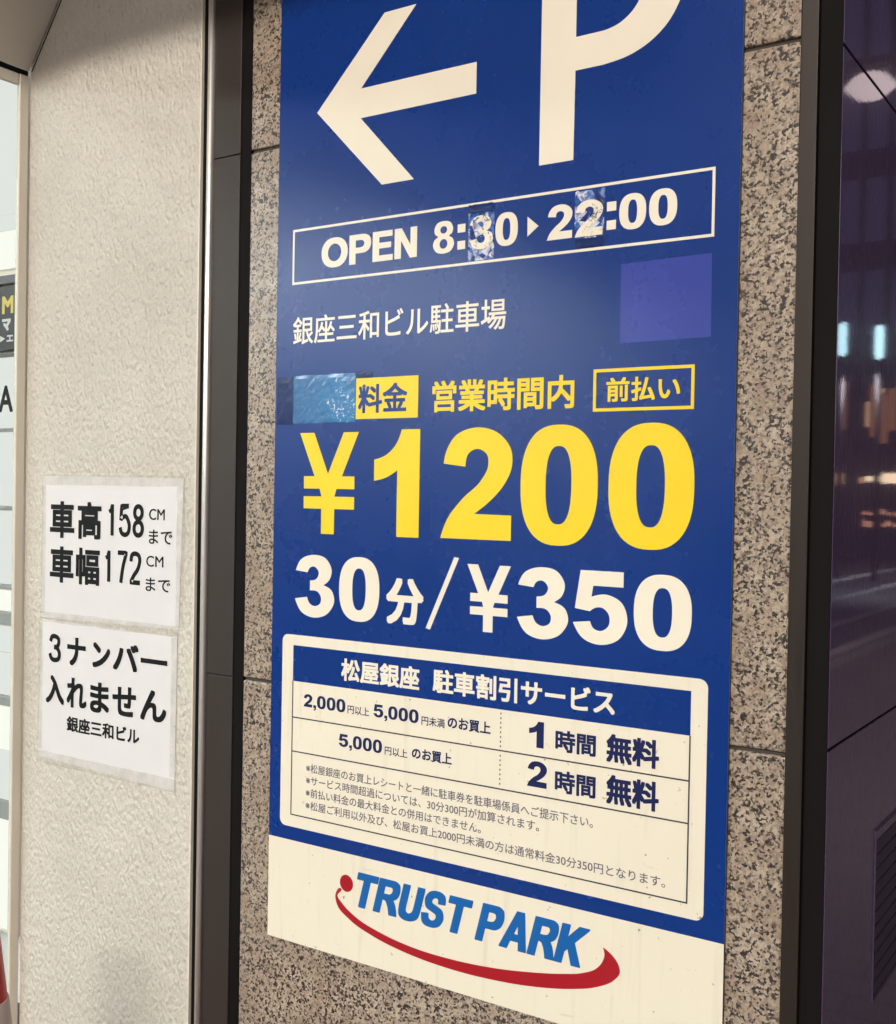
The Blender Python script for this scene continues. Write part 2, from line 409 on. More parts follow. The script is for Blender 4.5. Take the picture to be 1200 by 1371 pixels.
def fit(vf, x0, x1, z0, z1, d=0.0, dz=None, shear=0.0):
    """scale ink to the box (mm); d thickens strokes by overlapping copies of the film, each a hair higher"""
    vs, fs = vf; dz = d if dz is None else dz
    ax, bx = min(v[0] for v in vs), max(v[0] for v in vs); ay, by = min(v[1] for v in vs), max(v[1] for v in vs)
    kx = (x1-x0-2*d)/(bx-ax); ky = (z1-z0-2*dz)/(by-ay)
    base = [(x0+d+(v[0]-ax)*kx, z0+dz+(v[1]-ay)*ky) for v in vs]
    base = [(x+(z-z0)*shear, z) for x, z in base]
    offs = [(0, 0)] if not d else [(-d, -dz), (-d, dz), (d, -dz), (d, dz), (0, dz), (0, -dz), (d, 0), (-d, 0), (0, 0)]
    V, F = [], []
    for k, (ox, oz) in enumerate(offs):
        F += [tuple(i+len(V) for i in f) for f in fs]
        V += [(x+ox, z+oz, k*.012) for x, z in base]
    return V, F
def raw(vf): return [(x, z, 0.0) for x, z in vf[0]], vf[1]
def merge(*vfs):
    V, F = [], []
    for vs, fs in vfs:
        F += [tuple(i+len(V) for i in f) for f in fs]; V += vs
    return V, F
def decal(name, vf, lift, mat, parent, rot=0.0, piv=(0, 0), plane=D):
    """thin printed or cut film on the wall plane: x, z in mm from the sign's lower left corner, lift in mm"""
    vs, fs = vf; c, s = math.cos(rot), math.sin(rot)
    me = bpy.data.meshes.new(name); o0 = wloc(parent); P = []
    for x, z, k in vs:
        dx, dz = x-piv[0], z-piv[1]; x, z = piv[0]+dx*c-dz*s, piv[1]+dx*s+dz*c
        P.append((SX+x/1000-o0.x, plane-(lift+k)/1000-o0.y, SZ+z/1000-o0.z))
    me.from_pydata(P, [], fs); me.materials.append(mat)
    bm = bmesh.new(); bm.from_mesh(me)
    bm.normal_update()
    for f in bm.faces:
        if f.normal.y > 0: f.normal_flip()
    bm.to_mesh(me); bm.free(); me.update()
    o = bpy.data.objects.new(name, me); COL.objects.link(o); o.parent = parent
    return o
def crinkle(name, x0, x1, z0, z1, lift, amp, mat, parent, nx=14, nz=14, seed=1, ragged=.6):
    rnd = random.Random(seed); bm = bmesh.new(); g = []
    for j in range(nz+1):
        row = []
        for i in range(nx+1):
            e = (i in (0, nx)) or (j in (0, nz))
            x = x0+(x1-x0)*i/nx+(rnd.uniform(-ragged, ragged)); z = z0+(z1-z0)*j/nz+(rnd.uniform(-ragged, ragged))
            row.append(bm.verts.new((SX+x/1000, D-(lift+(0 if e else rnd.uniform(0, amp)))/1000, SZ+z/1000)))
        g.append(row)
    for j in range(nz):
        for i in range(nx): bm.faces.new((g[j][i], g[j][i+1], g[j+1][i+1], g[j+1][i]))
    return obj(name, bm, mat, parent)

def X(mm): return SX+mm/1000
def Z(mm): return SZ+mm/1000

# ================================================================ SETTING
gm = N('pavement slabs')
bk = gm.n('ShaderNodeTexBrick', Scale=2.2); gm.t.links.new(gm.map((1, 1, 1), (0, 0, 0)), bk.inputs[0])
bk.inputs['Color1'].default_value = (.11, .095, .10, 1); bk.inputs['Color2'].default_value = (.14, .12, .125, 1); bk.inputs['Mortar'].default_value = (.05, .045, .05, 1); bk.inputs['Mortar Size'].default_value = .012
n1, _ = gm.noise(3, 5)
gm.bsdf(gm.mix(.5, bk.outputs[0], gm.ramp(n1, [(.3, (.6,)*3), (.7, (1,)*3)]), 'MULTIPLY'), .55)
gr = N('street asphalt'); n1, _ = gr.noise(90, 4); n2, _ = gr.noise(.7, 4)
gr.bsdf(gr.mix(n2, gr.ramp(n1, [(.3, (.03, .028, .032)), (.7, (.065, .06, .066))]), (.045, .04, .046)), .5, normal=gr.bump(n1, .4, .004))
ge = N('bare ground'); n1, _ = ge.noise(1.2, 5); ge.bsdf(ge.mix(n1, (.05, .047, .05), (.08, .075, .08)), .8)
tag(obj('ground', box(-200, 200, -200, 200, -.5, -.135), ge.m), kind='structure')
tag(obj('road', box(1.75, 12.0, -60, 120, -.4, -.125), gr.m), kind='structure')
tag(obj('pavement', box(-30, 1.6, -8.0, 24, -.4, 0.0), gm.m), kind='structure')
tag(obj('kerb', box(1.602, 1.748, -8.0, 24, -.4, .003, .01), mat_paint('kerb stone', (.22, .21, .2), .7, .2)), kind='structure')
M['mark'] = mat_paint('worn white road paint', (.62, .60, .58), .6, .25)
for (x, y0, y1, wd) in ((2.02, 6, 13.5, .13), (2.62, 9.5, 19, .14), (3.46, 12, 24, .15), (4.4, 18, 26, .2)):
    tag(obj('road_line', box(x, x+wd, y0, y1, -.1249, -.121), M['mark']), kind='structure')

# ---- granite pillar
GX0, GX1 = -53, 655
pil = root('granite_pillar', 'speckled cream granite pillar carrying the blue parking sign', 'pillar', (X(300), D+.02, 0))
for a, b in ((-634, 320), (324, 1002), (1006, 1900)):
    obj('stone_panel', box(X(GX0), X(GX1), D+.0045, D+.035, Z(a), Z(b), .0022, 2), M['granite'], pil)
obj('joint_filler', box(X(GX0+1), X(GX1-1), D+.0085, D+.032, Z(-630), Z(1898)), mat_paint('dark joint filler', (.05, .04, .032), .8, .2), pil)

# ---- plaster wall on the left of the pillar
def wall_bm():
    bm = box(X(-502), X(-141), D, D+.12, 0, 2.6)
    return bm
pw = tag(obj('plaster_wall', wall_bm(), M['plaster']), 'rough cream plaster wall with two paper notices', 'wall')
obj('edge_bead', box(X(-141.2), X(-138.6), D-.0015, D+.02, 0, 2.6, .0008), M['cream'], pw)

# ---- steel door guide between plaster and granite
sp = root('steel_post', 'brown brushed steel post with a shiny edge beside the plaster wall', 'post', (X(-95), D+.02, 0))
obj('groove_shade', box(X(-138.5), X(-129.4), D+.0035, D+.08, 0, 2.6), M['dark'], sp)  # almost flush black strip in place of the groove's deep shade
bm = bmesh.new(); prof = []
for i in range(13):
    a = math.pi*i/12; prof.append((-124.6-4.6*math.cos(a), -4.0*math.sin(a)+2.0))
prof += [(-120.0, 30), (-129.2, 30)]
lo = [bm.verts.new((X(x), D+y/1000, 0)) for x, y in prof]; hi = [bm.verts.new((X(x), D+y/1000, 2.6)) for x, y in prof]
for i in range(len(prof)): bm.faces.new((lo[i], lo[(i+1) % len(prof)], hi[(i+1) % len(prof)], hi[i]))
bm.faces.new(lo[::-1]); bm.faces.new(hi)
bmesh.ops.recalc_face_normals(bm, faces=bm.faces)
obj('edge_strip', bm, M['chrome'], sp, True)
for a, b in ((-634, 321.6), (322.4, 1003.6), (1004.4, 1960)):
    obj('face_plate', box(X(-119.6), X(-71), D+.0035, D+.03, Z(a), Z(b), .0008), M['brush'], sp)
obj('gap_shade_strip', box(X(-70.8), X(-53.3), D+.0052, D+.08, 0, 2.6), M['dark'], sp)  # solid black strip standing in for the shade between post and granite
obj('backing', box(X(-136), X(-54), D+.081, D+.12, 0, 2.6), M['dark'], sp)

# ---- right corner trim and the polished side wall
ct = root('corner_trim', 'dark bronze corner trim between granite and polished wall', 'trim', (X(675), D, 0))
obj('trim_bar', box(X(656.2), X(673), D-.003, D+.03, 0, 2.6, .0012), M['bronze'], ct)
obj('corner_shade_strip', box(X(673.4), X(694.6), D+.001, D+.03, 0, 2.6, .001), M['dark'], ct)  # black strip in place of the shaded gap beside the trim
XP = X(695)
sw = root('polished_wall', 'dark purple polished side wall mirroring the night street', 'wall', (XP-.02, 3, 0))
ys = [D+.002, 1.99, 2.9, 3.81, 4.72, 5.63, 6.54]
zs = [0.0, .312, .967, 1.624, 2.28, 2.6]
for i in range(len(ys)-1):
    for a, b in zip(zs, zs[1:]):
        obj('wall_panel', box(XP-.0022, XP, ys[i]+(.0015 if i else 0), ys[i+1]-.0015, a+.0015, b-.0015, .0006), M['polish'], sw)
obj('backing', box(XP-.03, XP-.0024, D+.036, 6.54, 0, 2.6), M['dark'], sw)
vg = root('vent_grille', 'low dark louvred vent set in the polished wall', 'vent', (XP, 1.45, .66))
bm = bmesh.new()
for args in ((1.274, 1.2755, .66, .846), (1.70, 1.7015, .66, .846)): box(XP+.0003, XP+.0022, args[0], args[1], args[2], args[3], bm=bm)
for args in ((1.2755, 1.70, .66, .6615), (1.2755, 1.70, .8445, .846)): box(XP+.0003, XP+.0022, args[0], args[1], args[2], args[3], bm=bm)
M['vent'] = mat_paint('dark vent paint', (.065, .045, .09), .4, .1)
obj('grille_frame', bm, M['vent'], vg)
bm = bmesh.new()
for k in range(11):
    z = .671+k*.0155
    b2 = box(XP+.0004, XP+.0016, 1.278, 1.698, z-.006, z+.0055)
    me = bpy.data.meshes.new('t'); b2.to_mesh(me); b2.free(); bm.from_mesh(me); bpy.data.meshes.remove(me)
obj('louvre_slats', bm, M['vent'], vg)

# ================================================================ PARKING SIGN
SH = 1262
ps = root('parking_sign', 'tall blue and white parking price sign with yellow 1200 yen', 'sign', (X(300), D+.002, Z(0)))
obj('board', box(X(0), X(600), D, D+.004, Z(0), Z(SH), .0004, 1), M['edge'], ps)
decal('face_film', raw(fill([rect(.3, 599.7, .3, SH-.3)])), .12, M['white'], ps)
decal('blue_field', raw(fill([rect(.3, 599.7, 128.4, SH-.3)])), .25, M['blue'], ps)
# arrow and P
decal('arrow_symbol', raw(fill([[(61.8, 1032.9), (163.3, 1133.8), (209.4, 1133.8), (130, 1050.6), (293.7, 1050.6), (293.7, 1015.2), (130, 1015.2), (210, 931.3), (163.4, 931.3)]])), .5, M['letter'], ps)
decal('parking_letter', raw(fill([smooth([(375.8, 922.8), (417.2, 922.8), (417.8, 1016.9), (450, 1017), (483.4, 1022.2, 1), (505, 1032, 1), (522.5, 1047, 1), (536, 1071, 1), (541, 1098, 1), (535, 1130, 1), (515, 1160, 1), (485, 1175, 1), (450, 1179), (375.8, 1179)], 12),
    smooth([(417.8, 1052.4), (450, 1052.4), (469, 1057, 1), (484, 1068, 1), (493, 1084, 1), (495, 1098, 1), (491, 1118, 1), (476, 1136, 1), (450, 1144), (417.8, 1144)], 12)])), .5, M['letter'], ps)
# opening hours
decal('hours_frame', raw(fill(frame(25.6, 574.7, 824.5, 893.2, 3.0))), .5, M['letter'], ps)
hz0, hz1 = 840.6, 877.6
hours = merge(fit(gstr('OPEN', 9), 72.5, 216, 840.3, 876.8, .7, .35), fit(gstr('8'), 238.5, 267.5, hz0, hz1), fit(gstr(':'), 272, 282.5, 843, 871.5),
    fit(gstr('0'), 322, 350.8, hz0, hz1), raw(fill([[(362.7, 869.5), (362.9, 847.7), (376.7, 857.8)]])),
    fit(gstr('2'), 387, 417.5, hz0, hz1), fit(gstr(':'), 457.6, 468.3, 844, 873), fit(gstr('0'), 471.8, 501.8, 841.6, 878.6), fit(gstr('0'), 505, 535.3, 841.8, 879))
decal('lettering', hours, .5, M['letter'], ps)
for k, (x0, x1, z0, z1) in enumerate(((286.4, 320.5, 828.3, 889.8), (420.6, 455.1, 829.5, 888.6))):
    t = crinkle('tape_patch', x0, x1, z0, z1, .6, .4, M['foil'], ps, 12, 20, 3+k)
    decal('lettering', fit(gstr('32'[k]), *((288.5, 319.5) if k == 0 else (421, 453.6)), hz0-.5, hz1+.5), 1.4, M['letter'], ps)
    crinkle('tape_film', x0+.4, x1-.4, z0+.4, z1-.4, 1.6, .3, M['film'], ps, 12, 20, 13+k)
    t['label'] = 'crinkled film patch stuck over a digit'
    crinkle('tape_end', x0+1, x1-1, z1-8 if k == 0 else z0-.5, z1+.8 if k == 0 else z0+8.5, 1.9, .3, M['tapedark'], ps, 8, 3, 9+k, .3)
# building name
decal('lettering', fit(text('銀座三和ビル駐車場'), 28, 338, 749.3, 784, .35), .5, M['letter'], ps)
cs = decal('cover_sticker', raw(fill([[(475.4, 725.2), (573.6, 726), (572.9, 808.6), (475.2, 806.8)]])), .5, mat_paint('faded purple blue sticker', (.030, .050, .32), .27, .06, 0, .5), ps)
cs['label'] = 'faded purple blue square sticker'
# fee row
fp = decal('fee_label', raw(fill([rect(129.8, 221.4, 654.4, 703.4)])), .5, M['yellow'], ps)
decal('lettering', fit(text('料金'), 133.5, 206, 661.4, 696, .85), .75, M['blue'], fp)
crinkle('tape_strip', 2.8, 31.5, 649.8, 709.8, .6, .25, M['tapedark'], ps, 6, 8, 21, .3)['label'] = 'dark blue tape end'
crinkle('tape_strip', 30.4, 129.2, 651, 710.4, .7, .20, M['tapeblue'], ps, 22, 13, 22, .5)['label'] = 'shiny bright blue tape covering a word'
crinkle('tape_strip', 132.4, 155.2, 703.6, 711.6, .6, .2, M['tapedark'], ps, 5, 3, 23, .3)['label'] = 'dark blue tape tab'
decal('lettering', fit(text('営業時間内'), 241.3, 423.7, 659.6, 695.6, .85), .5, M['yellow'], ps)
pb = decal('prepay_frame', raw(fill(frame(445.9, 557.4, 655.2, 699.6, 3.4))), .5, M['yellow'], ps)
decal('lettering', fit(text('前払い'), 461, 542.5, 665, 690, .6), .5, M['yellow'], pb)
decal('price_lettering', merge(fit(gstr('Y'), 42.5, 135.2, 514.6, 639), fit(gstr('1'), 159, 225.2, 514.8, 641), fit(gstr('2'), 255.4, 349.4, 515.8, 641.4),
    fit(gstr('0'), 360.2, 453.4, 512.8, 642.6), fit(gstr('0'), 465.6, 559.6, 512.8, 642.4)), .5, M['yellow'], ps)
decal('rate_lettering', merge(fit(gstr('3'), 38, 101.2, 410.6, 488.2), fit(gstr('0'), 108.6, 169.8, 410.8, 488.6), fit(text('分'), 180, 234, 412.2, 466.8, 1.9), raw(fill([[(275.3, 494.8), (281.9, 494), (243.6, 409.8), (237.4, 411)]])),
    fit(gstr('Y'), 293.2, 350, 413, 488), fit(gstr('3'), 358.6, 421.6, 411, 489), fit(gstr('5'), 427.3, 490, 411, 488.4), fit(gstr('0'), 497, 559.7, 410.9, 488.2)), .5, M['letter'], ps)
# discount table
tb = decal('discount_table', raw(fill([rrect(18.8, 578.2, 145.5, 386.9, 9)])), .5, M['white'], ps)
th = decal('table_header', raw(fill([rect(37, 560.8, 329, 373.8)])), .7, M['blue'], tb)
def sub(vf, mat, lift=.75, name='lettering'): return decal(name, vf, lift, mat, tb)
sub(merge(fit(text('松屋銀座'), 114.4, 230.2, 337.6, 365, .8), fit(text('駐車割引サービス'), 249.1, 478.3, 338, 365.6, .8)), M['letter'], 1.0)
rules = [rect(36.2, 561.4, 282.7, 284.3), rect(36.2, 561.4, 240, 241.6), rect(36.2, 561.4, 160.2, 161.8), rect(36.2, 37.8, 161.8, 240), rect(36.2, 37.8, 241.6, 282.7), rect(36.2, 37.8, 284.3, 329),
         rect(559.8, 561.4, 161.8, 240), rect(559.8, 561.4, 241.6, 282.7), rect(559.8, 561.4, 284.3, 329)]
z = 245.5
while z < 327:
    if not 281 < z < 286: rules.append(rect(340.1, 341.5, z, z+2.2))
    z += 5.2
sub(raw(fill(rules)), M['line'], name='table_rules')
jp = lambda s, x0, x1, z0, z1, d: fit(text(s), x0, x1, z0, z1, d)
sub(merge(fit(gstr('2,000', 6), 55.1, 121.5, 295.4, 314.8), jp('円以上', 125, 158, 298.6, 308.9, .12), fit(gstr('5,000', 6), 164.2, 229.9, 296, 315), jp('円未満', 234.2, 266.4, 298.6, 309.2, .12), jp('のお買上', 270.5, 327.9, 299.3, 313.2, .38)), M['navy'])
sub(merge(fit(gstr('5,000', 6), 112, 177.8, 253.6, 272.8), jp('円以上', 182, 214.9, 256.6, 266.8, .12), jp('のお買上', 221.3, 277, 257.6, 271, .38)), M['navy'])
sub(merge(fit(gstr('1'), 376.7, 395, 293, 321.4), jp('時間', 409.2, 457.2, 292.6, 316, .75), jp('無料', 469.2, 528.2, 290, 319.6, 1.0)), M['navy'])
sub(merge(fit(gstr('2'), 375.2, 399.7, 250, 278.2), jp('時間', 409.6, 457.8, 248.6, 272.6, .75), jp('無料', 470, 528.8, 246.4, 277, 1.0)), M['navy'])
for s, x1, z0 in (('※松屋銀座のお買上レシートと一緒に駐車券を駐車場係員へご提示下さい。', 455.5, 217.4), ('※サービス時間超過については、30分300円が加算されます。', 391.5, 202.2), ('※前払い料金の最大料金との併用はできません。', 317.5, 186.8), ('※松屋ご利用以外及び、松屋お買上2000円未満の方は通常料金30分350円となります。', 537.4, 171)):
    sub(fit(text(s), 60.8, x1, z0, z0+11.4, .10), M['ink'])
# logo
lg = decal('logo', raw(fill([smooth([(118.2, 84.3, 1), (110.4, 75, 1), (113.3, 63, 1), (133.1, 48.9, 1), (169.1, 36.9, 1), (219.1, 28.4, 1), (274.3, 25, 1), (333.7, 26.6, 1), (390.1, 32.8, 1), (431.3, 41, 1), (464.8, 52, 1), (482.6, 63, 1), (489.4, 73, 1), (488.2, 79.6, 1), (482.1, 87.5, 1), (469.5, 95),
    (471.6, 87.5, 1), (468.8, 78.5, 1), (461.4, 69.8, 1), (446.3, 61.9, 1), (421.5, 54.9, 1), (383.3, 47.1, 1), (333.4, 39.9, 1), (281.2, 36.4, 1), (226.5, 37.2, 1), (180.7, 43.4, 1), (141, 54.6, 1), (121.6, 66, 1), (113.6, 74.2, 1), (119.6, 83.6, 1)], 6)])), .3, M['red'], ps)
decal('logo_dot', raw(fill([oval(127.3, 92, 10.1, 10.3, 2.0, 32)])), .42, M['red'], lg)
decal('lettering', merge(fit(gstr('TRUST', 9), 134.8, 298.5, 66.3, 110.2, 1.3, .7, .25), fit(gstr('PARK', 9), 311.3, 444.2, 66.4, 110.2, 1.3, .7, .25)), .42, M['blue2'], lg)

# ================================================================ PAPER NOTICES
def sheet(name, label, corners, lift, tapes):
    cx = sum(c[0] for c in corners)/4; r = root(name, label, 'notice', (X(cx), D, Z(min(c[1] for c in corners))), 'paper notices taped to the plaster wall')
    bm = bmesh.new(); nx, nz = 14, 10; rnd = random.Random(name+label); g = []
    a, b, c, d = [Vector(p) for p in corners]
    for j in range(nz+1):
        row = []
        for i in range(nx+1):
            u, v = i/nx, j/nz; p = (a*(1-u)+b*u)*(1-v)+(d*(1-u)+c*u)*v
            wv = .35*math.sin(u*9+v*3)+.3*math.sin(v*8-u*2)+rnd.uniform(-.1, .1)
            row.append(bm.verts.new((X(p.x), D-(lift+.4+.3*wv)/1000, Z(p.y))))
        g.append(row)
    for j in range(nz):
        for i in range(nx): bm.faces.new((g[j][i], g[j][i+1], g[j+1][i+1], g[j+1][i]))
    obj('sheet', bm, M['paper'], r, True)
    for k, (x0, x1, z0, z1) in enumerate(tapes):
        crinkle('clear_tape', x0, x1, z0, z1, lift+1.1, .5, M['cleartape'], r, 12 if x1-x0 > 60 else 3, 12 if z1-z0 > 60 else 3, 40+k, .5)
    return r
n1 = sheet('notice_sheet', 'white paper notice with vehicle height 158 and width 172 limits', [(-459, 372), (-168, 376), (-162, 581), (-457, 583)], .5,
    [(-462, -160, 570, 585.5), (-462, -452, 378, 570), (-174, -159, 380, 570)])
n2 = sheet('notice_sheet', 'white paper notice refusing number 3 plates, below the other notice', [(-464, 164), (-172, 156), (-170, 366), (-458, 370)], .5,
    [(-468, -170, 155, 173), (-463, -169, 366, 381), (-466, -455, 175, 365), (-181, -169, 175, 365)])
BK = M['black']; LN = 1.35
def sdig(kind, x0, x1, z0, z1, wd):
    h = wd/2; cx = (x0+x1)/2; W_, H_ = (x1-x0)/2-h, z1-z0
    def P(u, v, *c): return (cx+u*W_, z0+h+v*(H_-wd), *c)
    if kind == '1': return [stroke([P(.35, -.05), P(.35, 1.05)], wd), stroke([P(-.75, .78), P(0, .86), P(.1, .98)], wd*.9)]
    if kind == '5': return [stroke([P(.85, 1, 1), P(-.7, 1, 1), P(-.85, .52, 1), P(-.3, .62), P(.35, .62), P(.95, .35), P(.75, .08), P(0, 0), P(-.7, .07), P(-1, .25)], wd)]
    if kind == '7': return [stroke([P(-1, 1, 1), P(.95, 1, 1), P(.2, .5), P(-.25, -.05)], wd)]
    if kind == '2': return [stroke([P(-.95, .72), P(-.75, .94), P(0, 1), P(.75, .92), P(.9, .72), P(.5, .46), P(-.3, .24), P(-.95, 0, 1), P(1, 0)], wd)]
    if kind == '3': return [stroke([P(-.9, .76), P(-.6, .96), P(0, 1), P(.7, .92), P(.8, .74), P(.5, .58), P(-.15, .54, 1)], wd), stroke([P(-.15, .54, 1), P(.5, .5), P(.95, .3), P(.75, .07), P(0, 0), P(-.7, .06), P(-1, .26)], wd)]
    if kind == '8': return [oval(cx, z0+H_*.745, W_*.9+h, H_*.255, 2.1, 32), oval(cx, z0+H_*.745, W_*.9-h, H_*.255-wd, 2.1, 24), oval(cx, z0+H_*.27, W_+h, H_*.27, 2.1, 32), oval(cx, z0+H_*.27, W_-h, H_*.27-wd, 2.1, 24)]
def sd(kind, x0, x1, z0, z1, wd=6.6):
    cs_ = sdig(kind, x0, x1, z0, z1, wd)
    if kind == '8': return merge(raw(fill(cs_[:2])), *[([(x, z, .02) for x, z, _ in raw(f)[0]], f[1]) for f in (fill(cs_[2:]),)])
    return merge(*[([(x, z, .02*i) for x, z, _ in raw(f)[0]], f[1]) for i, f in enumerate(fill([c]) for c in cs_)])
decal('lettering', merge(jp('車', -442, -386.5, 492, 546, 1.7), jp('高', -379.5, -327.5, 492, 546, 1.7), sd('1', -316, -297, 498, 545), sd('5', -291, -265, 498, 545), sd('8', -262, -238.5, 498, 545),
    jp('CM', -228.6, -197.6, 523.6, 539, .15), jp('まで', -228.2, -182.2, 490.6, 510.4, .25)), LN, BK, n1)
decal('lettering', merge(jp('車', -441, -387, 426, 479.5, 1.7), jp('幅', -382, -330, 426, 479.5, 1.6), sd('1', -322, -303, 432, 479), sd('7', -295, -270, 432, 479), sd('2', -268, -242, 432, 479),
    jp('CM', -233, -198.9, 459, 474.2, .15), jp('まで', -233.6, -184.7, 425.2, 444, .25)), LN, BK, n1)
decal('lettering', merge(sd('3', -442, -413, 307.5, 349.5, 6.8), jp('ナ', -399, -358, 306.5, 348, 1.5), jp('ン', -343, -305, 309, 345, 1.5), jp('バ', -299, -246, 310, 348, 1.5), jp('ー', -241.5, -188.5, 325, 332, 1.2)), LN, BK, n2)
decal('lettering', merge(jp('入', -447, -405, 246, 288, 1.5), jp('れ', -399, -355, 245, 289, 1.4), jp('ま', -347, -306, 244, 288, 1.5), jp('せ', -299, -250, 246, 288, 1.5), jp('ん', -241, -189, 246, 289, 1.5)), LN, BK, n2)
decal('lettering', jp('銀座三和ビル', -398, -242.2, 209.6, 232, .65), LN, BK, n2)

# ================================================================ SHOP WINDOW ON THE LEFT
XL = X(-503)
wf = root('shop_window', 'cream framed lit window at the left end of the plaster wall', 'window', (XL-.015, .2, .12))
bm = bmesh.new()
box(XL-.007, XL, 1.0595, 1.0762, .12, 1.819, .0015, 1, bm); box(XL-.007, XL, -1.72, -1.70, .12, 1.819, .0015, 1, bm); box(XL-.007, XL, -.62, -.575, .151, 1.8005, .0015, 1, bm)
box(XL-.007, XL-.0005, -1.70, 1.0595, 1.801, 1.8185, .0015, 1, bm); box(XL-.007, XL-.0005, -1.70, 1.0595, .12, .15, .0015, 1, bm)
obj('window_frame', bm, M['cream'], wf)
for y0, y1 in ((-1.699, -.621), (-.574, 1.0585)): obj('pane', box(XL-.006, XL-.002, y0, y1, .151, 1.800), M['glass'], wf)
lw = root('side_wall', 'cream wall below and beside the shop window', 'wall', (XL-.06, -1.7, 0))
obj('sill_wall', box(XL-.1, XL, -1.72, 1.0762, 0, .118), M['plaster'], lw)
obj('end_wall', box(XL-.1, XL, -3.6, -1.722, 0, 2.6), M['stone'], lw)
# sloped soffit panel above the window
bm = bmesh.new()
pr = [(-503, 1191), (-435.5, 1284), (-300, 1470), (-503, 1470)]
lo = [bm.verts.new((X(x), -1.72, Z(z))) for x, z in pr]; hi = [bm.verts.new((X(x), D-.0025, Z(z))) for x, z in pr]
for i in range(4): bm.faces.new((lo[i], lo[(i+1) % 4], hi[(i+1) % 4], hi[i]))
bm.faces.new(lo[::-1]); bm.faces.new(hi); bmesh.ops.recalc_face_normals(bm, faces=bm.faces)
sf = tag(obj('sloped_soffit', bm, M['soffit']), 'tan sloped soffit board above the shop window', 'soffit')
decal('joint_shade', raw(fill([[(-501, 1190), (-497.5, 1190), (-297, 1466), (-300.5, 1466)]])), .5, M['dark'], sf)  # dark strip laid on the wall as the soffit's shadow joint
obj('joint_strip', box(XL-.004, XL+.0005, -1.7, D-.004, 1.8188, 1.8255), M['dark'], wf)
# room behind the glass
M['room'] = mat_paint('pale room paint', (.72, .72, .70), .6, .05)
M['wains'] = mat_paint('dark wainscot', (.05, .04, .035), .5, .1)
rm = root('lobby_room', 'bright white lobby behind the window glass', 'room', (-3.5, .8, 0))
obj('back_wall', box(-6, XL-.032, 1.62, 1.70, 0, 2.6), M['room'], rm)
obj('side_panel', box(-6.08, -6.0005, -6, 1.619, 1.25, 2.6), M['room'], rm); obj('wainscot', box(-6.08, -5.98, -5.9, 1.619, .021, 1.249), M['wains'], rm)
obj('end_panel', box(-6, XL-.101, -6.08, -6.0005, 1.25, 2.6), M['room'], rm); obj('wainscot', box(-5.97, XL-.101, -6.08, -5.98, .021, 1.249), M['wains'], rm)
obj('room_ceiling', box(-5.999, XL-.1, -5.99, 1.619, 2.4, 2.46), M['room'], rm)
obj('room_floor', box(-5.999, XL-.1, -5.99, 1.619, .003, .02), M['wains'], rm)
lt = mat_emit('cool white light panel', (.90, .97, 1.0), LOBBY)
for x, y in ((-2.7, -2.6), (-2.7, -4.6), (-4.4, -1.2), (-4.4, -2.8), (-4.4, -4.6)): obj('ceiling_light', box(x-.35, x+.35, y-.6, y+.6, 2.37, 2.398, .004), lt, rm)
YD = 1.4
td = root('tenant_directory', 'backlit tenant directory with black and white name plates behind the glass', 'directory', (-2.3, YD, .3))
obj('cabinet', box(-2.66, X(-972), YD+.012, YD+.06, .3, Z(1420), .003), M['cream'], td)
LE = mat_emit('backlit white plate', (.97, .97, .93), .92); LE2 = mat_emit('backlit cream plate', (1.0, .96, .88), 1.15)
BP = mat_paint('black name plate', (.012, .012, .014), .35, .05); GL = mat_paint('pale grey divider', (.34, .34, .33), .5, .05); GP = mat_paint('grey divider', (.16, .16, .17), .5, .05)
def plate(z0, z1, mat, name='name_plate', y=YD): return obj(name, box(-2.62, X(-978), y, y+.011, Z(z0), Z(z1), .001, 1), mat, td)
plate(1328, 1410, LE); plate(1272, 1325, LE); plate(1188, 1269, LE); plate(1112, 1184, LE); plate(1080, 1108, LE); plate(1003, 1076, LE2)
plate(986-15, 988, GP, 'divider'); pk = plate(838, 967, BP); plate(826, 832, GP, 'divider')
pa = plate(684, 824, LE); plate(677, 682, GL, 'divider'); p3 = plate(528, 675, LE); plate(520, 526, GL, 'divider'); p4 = plate(372, 518, LE); plate(362, 370, GL, 'divider')
plate(318, 358, LE2); plate(290, 314, GL, 'divider'); plate(236, 286, LE); plate(150, 232, LE); plate(128, 146, GL, 'divider'); plate(40, 124, LE2); plate(-60, 36, LE); plate(-100, -64, GL, 'divider'); plate(-320, -104, LE2)
YLW = mat_emit('lit yellow letter', (1.0, .80, .25), .85); WHL = mat_emit('lit white letter', (.95, .95, .92), .8)
decal('lettering', jp('M', -1026.5, -990.5, 911, 946, 1.6), 0.6, YLW, pk, plane=YD)
decal('lettering', merge(jp('マ', -1026, -998, 877, 901, 1.6), jp('▶', -1032, -1016, 855, 868, 0), jp('エ', -1011, -990, 855, 868, .8)), 0.6, WHL, pk, plane=YD)
decal('lettering', jp('A', -1034, -988, 715, 768, 1.6), 0.6, M['black'], pa, plane=YD)

